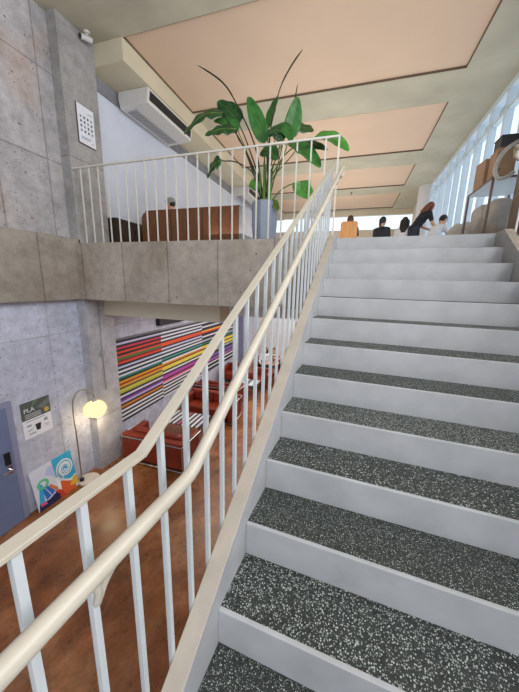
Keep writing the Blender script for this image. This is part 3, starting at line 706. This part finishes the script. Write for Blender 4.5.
# ------------------------------------------------------------------ people
def capsule(bm, a, b, ra, rb, seg=12, flat_=1.):
    a, b = Vector(a), Vector(b); d_ = b - a; L_ = d_.length
    if L_ < 1e-5: d_ = Vector((0, 0, 1)); L_ = 1e-5
    d_ = d_ / L_; up = Vector((0, 1, 0)) if abs(d_.y) < .8 else Vector((1, 0, 0))
    s = d_.cross(up).normalized(); u = s.cross(d_).normalized(); rings = []
    prof = [(-ra * math.cos(q), ra * math.sin(q)) for q in (.25, .7, 1.15, PI / 2)] + [(L_ + rb * math.sin(q), rb * math.cos(q)) for q in (0, .42, .87, 1.32)]
    for t_, r in prof: rings.append([bm.verts.new(a + d_ * t_ + (s * math.cos(2 * PI * k / seg) + u * math.sin(2 * PI * k / seg) * flat_) * r) for k in range(seg)])
    for i in range(len(rings) - 1):
        for k in range(seg): bm.faces.new((rings[i][k], rings[i][(k + 1) % seg], rings[i + 1][(k + 1) % seg], rings[i + 1][k]))
    bm.faces.new(rings[0][::-1]); bm.faces.new(rings[-1])
def ellip(bm, c, r, mat=None):
    mtx = Matrix.Translation(c) @ (mat.to_4x4() if mat else Matrix.Identity(4)) @ Matrix.Diagonal((*r, 1))
    bmesh.ops.create_icosphere(bm, subdivisions=3, radius=1, matrix=mtx)
def remeshed(name, bm, voxel, mat, parent, sm=6):
    bmesh.ops.recalc_face_normals(bm, faces=bm.faces[:])
    me = bpy.data.meshes.new('tmp'); bm.to_mesh(me); bm.free(); tmp = bpy.data.objects.new('tmp', me); col.objects.link(tmp)
    r = tmp.modifiers.new('r', 'REMESH'); r.mode = 'VOXEL'; r.voxel_size = voxel; r.use_smooth_shade = True
    s = tmp.modifiers.new('s', 'SMOOTH'); s.factor = .5; s.iterations = sm
    dg = bpy.context.evaluated_depsgraph_get(); dg.update(); out = bpy.data.meshes.new_from_object(tmp.evaluated_get(dg))
    bpy.data.objects.remove(tmp); bpy.data.meshes.remove(me)
    out.name = name; out.materials.clear(); out.materials.append(M[mat])
    for p_ in out.polygons: p_.use_smooth = True
    o = bpy.data.objects.new(name, out); col.objects.link(o); o.parent = parent; return o
def person(label, loc, rz_, pose, top, bottom, hair, hairstyle, group=None, lean=.08, hat=None, arms='lap', voxel=.0095, sc_=1.):
    """seated or standing figure; local +Y is forward"""
    P = thing('person', label, 'person', loc, rz_, group)
    hz = .50 if pose == 'sit' else .93
    pel = V((0, 0, hz)); tl = .46
    ch = pel + V((0, math.sin(lean) * tl, math.cos(lean) * tl))               # between the shoulders
    ax = (ch - pel).normalized(); fw = V((1, 0, 0)).cross(ax) * -1
    if fw.y < 0: fw = -fw
    nk = ch + ax * .09; nod = min(lean * .75 + .1, 1.1)
    hd = nk + V((0, math.sin(nod) * .13, math.cos(nod) * .13)); hax = (hd - nk).normalized(); hf = V((1, 0, 0)).cross(hax)
    if hf.y < 0 and abs(nod) < 1.5: hf = -hf
    hm = Matrix((V((1, 0, 0)), hf, hax)).transposed()
    sh = {s: ch + V((s * .17, 0, -.01)) for s in (-1, 1)}
    if arms == 'lap':
        el = {s: sh[s] + V((s * .05, .05, -.27)) for s in sh}; wr = {s: el[s] + V((-s * .05, .23, .0)) for s in sh}
    elif arms == 'table':
        el = {s: sh[s] + V((s * .05, .18, -.2)) for s in sh}; wr = {s: el[s] + V((-s * .06, .22, .03)) for s in sh}
    else:
        el = {s: sh[s] + V((s * .04, .1, -.26)) for s in sh}; wr = {s: el[s] + V((-s * .08, .2, -.08)) for s in sh}
    if pose == 'sit':
        hp = {s: pel + V((s * .095, .02, -.02)) for s in (-1, 1)}; kn = {s: V((s * .12, .44, hz - .02)) for s in hp}; an = {s: V((s * .12, .46, .09)) for s in hp}
    else:
        hp = {s: pel + V((s * .09, 0, -.03)) for s in (-1, 1)}; kn = {s: V((s * .1, .03, .48)) for s in hp}; an = {s: V((s * .1, -.02, .09)) for s in hp}
    def torso(bm, e):
        for q, rx, ry in ((0, .155, .115), (.3, .135, .1), (.62, .15, .11), (.88, .165, .105)):
            ellip(bm, pel + (ch - pel) * q, (rx + e, ry + e, .13 + e), Matrix((V((1, 0, 0)), fw, ax)).transposed())
        for s in sh: capsule(bm, ch + V((s * .05, 0, .0)), sh[s], .07 + e, .058 + e)
    def uparm(bm, e, f=1.):
        for s in sh: capsule(bm, sh[s], sh[s] + (el[s] - sh[s]) * f, .052 + e, .041 + e)
    def legs(bm, e, f=1.):
        for s in hp:
            capsule(bm, hp[s], kn[s], .085 + e, .06 + e); capsule(bm, kn[s], kn[s] + (an[s] - kn[s]) * f, .058 + e, .038 + e)
    bm = bmesh.new(); torso(bm, 0); uparm(bm, 0); legs(bm, 0)
    capsule(bm, ch, nk + hax * .03, .06, .05)
    for s in sh:
        capsule(bm, el[s], wr[s], .041, .028)
        fd = (wr[s] - el[s]).normalized(); sd = fd.cross(V((0, 0, 1))).normalized(); up = sd.cross(fd)
        pc = wr[s] + fd * .05; capsule(bm, wr[s], pc, .028, .034, flat_=.75)
        for k in range(4):
            b0 = pc + sd * (k - 1.5) * .019 + fd * .02; l_ = (.06, .07, .066, .052)[k]
            mid_ = b0 + fd * l_ * .6 - up * .008; capsule(bm, b0, mid_, .0105, .010, 8); capsule(bm, mid_, mid_ + fd * l_ * .45 - up * .02, .010, .0085, 8)
        t0 = wr[s] + fd * .025 - sd * s * .026; capsule(bm, t0, t0 + fd * .035 - sd * s * .025, .0125, .011, 8); capsule(bm, t0 + fd * .035 - sd * s * .025, t0 + fd * .07 - sd * s * .026, .011, .009, 8)
        a_ = an[s]; capsule(bm, a_ + V((0, -.03, -.045)), a_ + V((0, .15, -.06)), .04, .03)
    ellip(bm, hd, (.077, .095, .115), hm)                                       # skull
    ellip(bm, hd + hf * .03 - hax * .055, (.058, .062, .06), hm)                # jaw
    capsule(bm, hd + hf * .09 + hax * .01, hd + hf * .108 - hax * .025, .011, .016, 8)   # nose
    capsule(bm, hd + hf * .083 - hax * .062 - V((.018, 0, 0)), hd + hf * .083 - hax * .062 + V((.018, 0, 0)), .011, .011, 8)  # lips
    for s in sh: ellip(bm, hd + V((s * .08, 0, 0)) - hf * .008, (.014, .022, .034), hm)
    remeshed('body', bm, voxel, 'skin', P)
    for s in sh:
        bm = bmesh.new(); ellip(bm, hd + hf * .086 + V((s * .031, 0, 0)) + hax * .012, (.013, .009, .008), hm); mk('eye', bm, 'eye', P, smooth=True)
    bm = bmesh.new(); torso(bm, .014); uparm(bm, .014, .62 if top != 'clw' else 1.)
    if top in ('clw', 'clfloral'):
        for s in sh: capsule(bm, el[s], wr[s], .053, .04)
    remeshed('shirt', bm, .014, top, P, 8)
    bm = bmesh.new(); legs(bm, .014, .97); ellip(bm, pel, (.17, .13, .12)); remeshed('trousers', bm, .014, bottom, P, 8)
    for s in hp:
        bm = bmesh.new(); a_ = an[s]; capsule(bm, a_ + V((0, -.035, -.05)), a_ + V((0, .16, -.058)), .046, .034, 10); mk('shoe', bm, 'clb', P, smooth=True)
    bm = bmesh.new(); ellip(bm, hd - hf * .018 + hax * .022, (.088, .098, .112), hm)
    if hairstyle == 'long':
        for s in (-1, 0, 1):
            capsule(bm, hd - hf * .06 + V((s * .05, 0, 0)), hd - hf * .085 - hax * .17 + V((s * .055, 0, 0)), .05, .05); capsule(bm, hd - hf * .085 - hax * .17 + V((s * .055, 0, 0)), hd - hf * .075 - hax * .3 + V((s * .03, 0, 0)), .045, .025)
        for s in (-1, 1): capsule(bm, hd + V((s * .085, 0, 0)) + hax * .02, hd + V((s * .095, 0, 0)) + hf * .02 - hax * .25, .028, .03)
    elif hairstyle == 'tail':
        capsule(bm, hd - hf * .09 + hax * .03, hd - hf * .15 - hax * .02, .035, .035); capsule(bm, hd - hf * .15 - hax * .02, hd - hf * .14 - hax * .17, .035, .018)
    # keep the face free
    rm = [v_ for v_ in bm.verts if (v_.co - hd).dot(hf) > .052 and (v_.co - hd).dot(hax) < .062 and abs(v_.co.x) < .078]
    bmesh.ops.delete(bm, geom=rm, context='VERTS')
    h_ = mk('hair', bm, hair, P, smooth=True)
    so = h_.modifiers.new('thick', 'SOLIDIFY'); so.thickness = .008
    if hat:
        bm = bmesh.new(); ellip(bm, hd - hf * .01 + hax * .05, (.1, .112, .095), hm); capsule(bm, hd + hf * .07 + hax * .06 - V((.05, 0, 0)), hd + hf * .07 + hax * .06 + V((.05, 0, 0)), .03, .03); mk('cap', bm, hat, P, smooth=True)
    return P
# upstairs
person('person in pale pink top and grey cap sitting behind the wooden bench', (-3.8, 2.15, -.04), PI * .5, 'sit', 'clpink', 'cldenim', 'hairb', 'short', hat='cap')
person('person hidden up to the head behind the orange chair back', (.05, 4.75, 0), 0, 'sit', 'clb', 'cldenim', 'hairn', 'short')
person('person in black top with tied dark hair sitting, back turned, near the orange chair', (.86, 5.0, 0), -.5, 'sit', 'clb', 'cldenim', 'hairb', 'tail', lean=.15)
person('person in white top with long dark hair sitting between the black tops', (1.47, 5.2, 0), -.3, 'sit', 'clw', 'cldenim', 'hairb', 'long', lean=.1)
person('woman in black top with long red-brown hair standing and bending over the table', (1.68, 4.95, 0), -1.15, 'stand', 'clb', 'cldenim', 'hairr', 'long', lean=.62, arms='reach')
person('person in white shirt with black hair bent low over the table on the right', (1.95, 4.45, 0), -1.0, 'sit', 'clw', 'cldenim', 'hairb', 'short', lean=.6, arms='table')
# downstairs
person('person in white top with brown hair sitting on the farthest sofa, on the left', (-2.98, 7.26, ZF - .03), PI + .2, 'sit', 'clw', 'cldenim', 'hairn', 'long', voxel=.012)
person('person in red, white and green patterned top sitting on the farthest sofa, on the right', (-2.55, 7.26, ZF - .03), PI - .3, 'sit', 'clfloral', 'cldenim', 'hairn', 'short', voxel=.012)

# upstairs furniture
def wood_chair(label, loc, rz_, mat, top=.88, w=.38):
    c_ = thing('chair', label, 'chair', loc, rz_)
    mk('seat', B(-w / 2, w / 2, 0, .4, .40, .44), mat, c_, bevel=.006)
    bm = bmesh.new(); prism(bm, [(-w / 2, .42), (w / 2, .42), (w / 2, top - .04), (w / 2 - .04, top), (-w / 2 + .04, top), (-w / 2, top - .04)], 1, -.03, 0); mk('backrest', bm, mat, c_, bevel=.005)
    for x in (-w / 2 + .03, w / 2 - .03):
        for y in (.03, .37): mk('leg', B(x - .018, x + .018, y - .018, y + .018, 0, .40), mat, c_)
    return c_
wood_chair('chair with solid orange wooden back at the top of the stairs', (.06, 3.45, 0), 0, 'orangew')
wood_chair('chair with tan wooden back right of the person in the white shirt', (2.58, 4.8, 0), PI * .42, 'tanw', top=.95)
t_ = thing('table', 'low wooden table where the people at the top of the stairs sit', 'table', (1.5, 6.2, 0))
mk('table_top', B(-1.5, 1.0, -.35, .35,   .70, .73), 'tanw', t_)
for x in (-1.42, .92):
    for y in (-.29, .29): mk('leg', B(x - .025, x + .025, y - .025, y + .025, 0, .70), 'tanw', t_)

def stool(label, x, y):
    c_ = thing('stool', label, 'stool', (x, y, 0))
    bm = bmesh.new(); lathe(bm, [(.15, .335), (.16, .345), (.16, .365), (.15, .375)], 20); mk('seat', bm, 'tanw', c_)
    for k in range(4):
        a = PI / 4 + k * PI / 2; bm = bmesh.new(); tube(bm, [(.15 * math.cos(a), .15 * math.sin(a), 0), (.11 * math.cos(a), .11 * math.sin(a), .336)], .014, 8); mk('leg', bm, 'tanw', c_)
stool('low tan stool under the person behind the orange chair back', .05, 4.75)
stool('low tan stool under the person in black top with tied hair', .86, 5.0)
stool('low tan stool under the person in white top with long hair', 1.47, 5.2)
stool('low tan stool under the person in the white shirt on the right', 1.95, 4.45)

# metal rack with boxes and sacks, at the right edge
RXo, RYo = 2.09, 1.5
r = thing('shelf_rack', 'brown metal rack with open shelves at the top of the stairs on the right', 'rack', (RXo, RYo, 0))
RW, RD, RH = .6, .95, 1.04
for x in (0, RW):
    for y in (0, RD): mk('post', B(x - .014, x + .014, y - .014, y + .014, 0, RH), 'rack', r)
bm = bmesh.new()
for z in (RH,):
    for y in (0, RD): box(bm, -.014, RW + .014, y - .014, y + .014, z - .025, z)
    for x in (0, RW): box(bm, x - .014, x + .014, 0, RD, z - .025, z)
mk('top_frame', bm, 'rack', r)
mk('shelf', B(.0, RW, 0, RD, RH - .035, RH - .02), 'frame_al', r); mk('shelf', B(0, RW, 0, RD, .2, .23), 'tanw', r)
bm = bmesh.new(); tube(bm, [(0, 0, RH - .01), (0, -.01, RH + .03), (RW * .2, .1, RH + .16)], .006, 6); mk('hook', bm, 'dark', r)
def carton(label, x, y, w, d_, z, h, rz_=0.):
    o = thing('cardboard_box', label, 'box', (x, y, z), rz_)
    mk('body', B(-w / 2, w / 2, -d_ / 2, d_ / 2, 0, h), 'card', o, bevel=.004)
    mk('flap', B(-w / 2, -.004, -d_ / 2, d_ / 2, h, h + .004), 'card', o); mk('flap', B(.004, w / 2, -d_ / 2, d_ / 2, h, h + .004), 'card', o)
    mk('tape', B(-.025, .025, -d_ / 2 - .001, d_ / 2 + .001, h + .004, h + .006), flat('c9b089'), o)
carton('brown cardboard box on the left of the rack top by the window', 2.19, 2.12, .2, .3, RH, .40, .1)
carton('larger brown cardboard box on the right of the rack top', 2.24, 1.72, .24, .32, RH, .40, -.08)
o = thing('crate', 'dark crate on the rack top next to the concrete column', 'crate', (2.25, 1.68, RH + .407)); mk('body', B(-.12, .12, -.12, .12, 0, .14), 'dark', o, bevel=.006); mk('lid', B(-.125, .125, -.125, .125, .14, .155), 'dark', o)
# rolled cloth looping down from the rack
bm = bmesh.new(); tube(bm, smooth_path([(2.32, 1.44, 1.47), (2.17, 1.43, 1.37), (2.09, 1.43, 1.24), (2.07, 1.43, 1.09), (2.12, 1.43, .99), (2.22, 1.43, 1.0), (2.3, 1.43, 1.06)], 8), .027, 14)
tag(mk('rolled_cloth', bm, 'sack', smooth=True), 'pale rolled cloth looping down at the rack top beside the column', 'cloth')
def sack(label, x, y, z, rx, ry, h, tilt):
    bm = bmesh.new(); bmesh.ops.create_icosphere(bm, subdivisions=4, radius=1)
    for v_ in bm.verts:
        c_ = v_.co; e = .55
        c_.x = math.copysign(abs(c_.x) ** e, c_.x); c_.y = math.copysign(abs(c_.y) ** e, c_.y); c_.z = math.copysign(abs(c_.z) ** .6, c_.z)
        k = 1 + .05 * math.sin(9 * c_.x + 3 * c_.z) + .04 * math.sin(7 * c_.y + 5 * c_.z)
        v_.co = V((c_.x * rx * k, c_.y * ry * k, (c_.z + 1) * h / 2))
    o_ = thing('sack', label, 'sack', (x, y, z)); o_.rotation_euler = (tilt, 0, .1)
    mk('body', bm, 'sack', o_, smooth=True)
    bm = bmesh.new(); tube(bm, [(-rx * .5, 0, h * .97), (rx * .5, 0, h * .97)], .02, 8); mk('stitched_top', bm, 'sack', o_)
sack('pale full sack on the left of the rack lower shelf', 2.27, 2.14, .235, .15, .19, .56, 0)
sack('pale full sack on the right of the rack lower shelf', 2.3, 1.72, .235, .15, .19, .54, 0)
o = thing('bundle', 'low pale bundle on the floor in front of the window, left of the rack', 'bundle', (2.22, 2.85, 0))
bm = bmesh.new(); bmesh.ops.create_icosphere(bm, subdivisions=4, radius=1)
for v_ in bm.verts: c_ = v_.co; v_.co = V((c_.x * .32 * (1 + .06 * math.sin(8 * c_.y)), c_.y * .3, (c_.z + 1) * .33 + .02 * math.sin(10 * c_.x)))
mk('body', bm, 'sack', o, smooth=True)
bm = bmesh.new(); tube(bm, [(-.3, .0, .35), (-.1, -.25, .5), (.2, -.2, .55)], .012, 6); mk('cord', bm, 'tanw', o)
# sprinkler heads under far beams
for x, y, lb in ((-.1, 10.0, 'small sprinkler head under the far ceiling beam'),):
    s_ = thing('sprinkler', lb, 'sprinkler', (x, y, ZC)); bm = bmesh.new(); lathe(bm, [(.05, -.02), (.05, 0)], 16); mk('plate', bm, 'steel', s_); bm = bmesh.new(); lathe(bm, [(.02, -.1), (.03, -.08), (.02, -.02)], 12); mk('head', bm, 'steel', s_)

# ------------------------------------------------------------------ light
wd = bpy.data.worlds.new('sky'); sc.world = wd; wd.use_nodes = True; nt = wd.node_tree; bg = nt.nodes['Background']
tc = nt.nodes.new('ShaderNodeTexCoord'); sx = nt.nodes.new('ShaderNodeSeparateXYZ'); nt.links.new(tc.outputs['Generated'], sx.inputs[0])
rp = nt.nodes.new('ShaderNodeValToRGB'); rp.color_ramp.elements[0].position = .0; rp.color_ramp.elements[0].color = (.60, .66, .74, 1); rp.color_ramp.elements[1].position = .6; rp.color_ramp.elements[1].color = (.70, .83, 1.0, 1)
e = rp.color_ramp.elements.new(.2); e.color = (.88, .95, 1, 1)
nt.links.new(sx.outputs[2], rp.inputs[0]); nt.links.new(rp.outputs[0], bg.inputs[0]); bg.inputs[1].default_value = 1.0
def area(name, loc, rot, sx_, sy_, power, c=(1, 1, 1)):
    ld = bpy.data.lights.new(name, 'AREA'); ld.shape = 'RECTANGLE'; ld.size = sx_; ld.size_y = sy_; ld.energy = power; ld.color = c
    o_ = bpy.data.objects.new(name, ld); col.objects.link(o_); o_.location = loc; o_.rotation_euler = rot; return o_
area('added_facade_daylight', (1.0, -6.9, -.2), (math.radians(90), 0, 0), 3, 6.5, 60, (.9, .95, 1))  # unseen area lamp, added to boost daylight from behind the camera
area('added_side_fill', (2.5, -3.6, 1.7), (0, math.radians(90), 0), 2.4, 4.5, 150, (.95, .97, 1))  # unseen fill lamp added at the right to brighten the left wall
area('added_ceiling_bounce', (-.6, 6.6, .35), (PI, 0, 0), 4, 11, 140, (1, .96, .9))  # hidden lamp added to imitate daylight bounced up to the ceiling
area('added_lower_fill', (-2.0, 4.0, -1.2), (0, 0, 0), 3.5, 5, 90, (1, .97, .93))  # added fill for the lower room, no fixture modelled
area('added_lower_back_fill', (-1.6, 8.6, -1.0), (0, 0, 0), 3.5, 2.5, 70, (1, .98, .95))  # second added fill, brightens the far end of the lower room
ld = bpy.data.lights.new('lamp_bulb', 'POINT'); ld.energy = 8; ld.color = (1, .8, .5); ld.shadow_soft_size = .15
o_ = bpy.data.objects.new('lamp_bulb', ld); col.objects.link(o_); o_.location = (-4.15, .01, ZF + 1.2)

vs = sc.view_settings
sc.display_settings.display_device = 'sRGB'
vs.view_transform = 'Standard'; vs.look = 'None'; vs.gamma = 1; vs.use_curve_mapping = False; vs.exposure = .62
sc.cycles.max_bounces = 10; sc.cycles.diffuse_bounces = 6; sc.cycles.transparent_max_bounces = 12
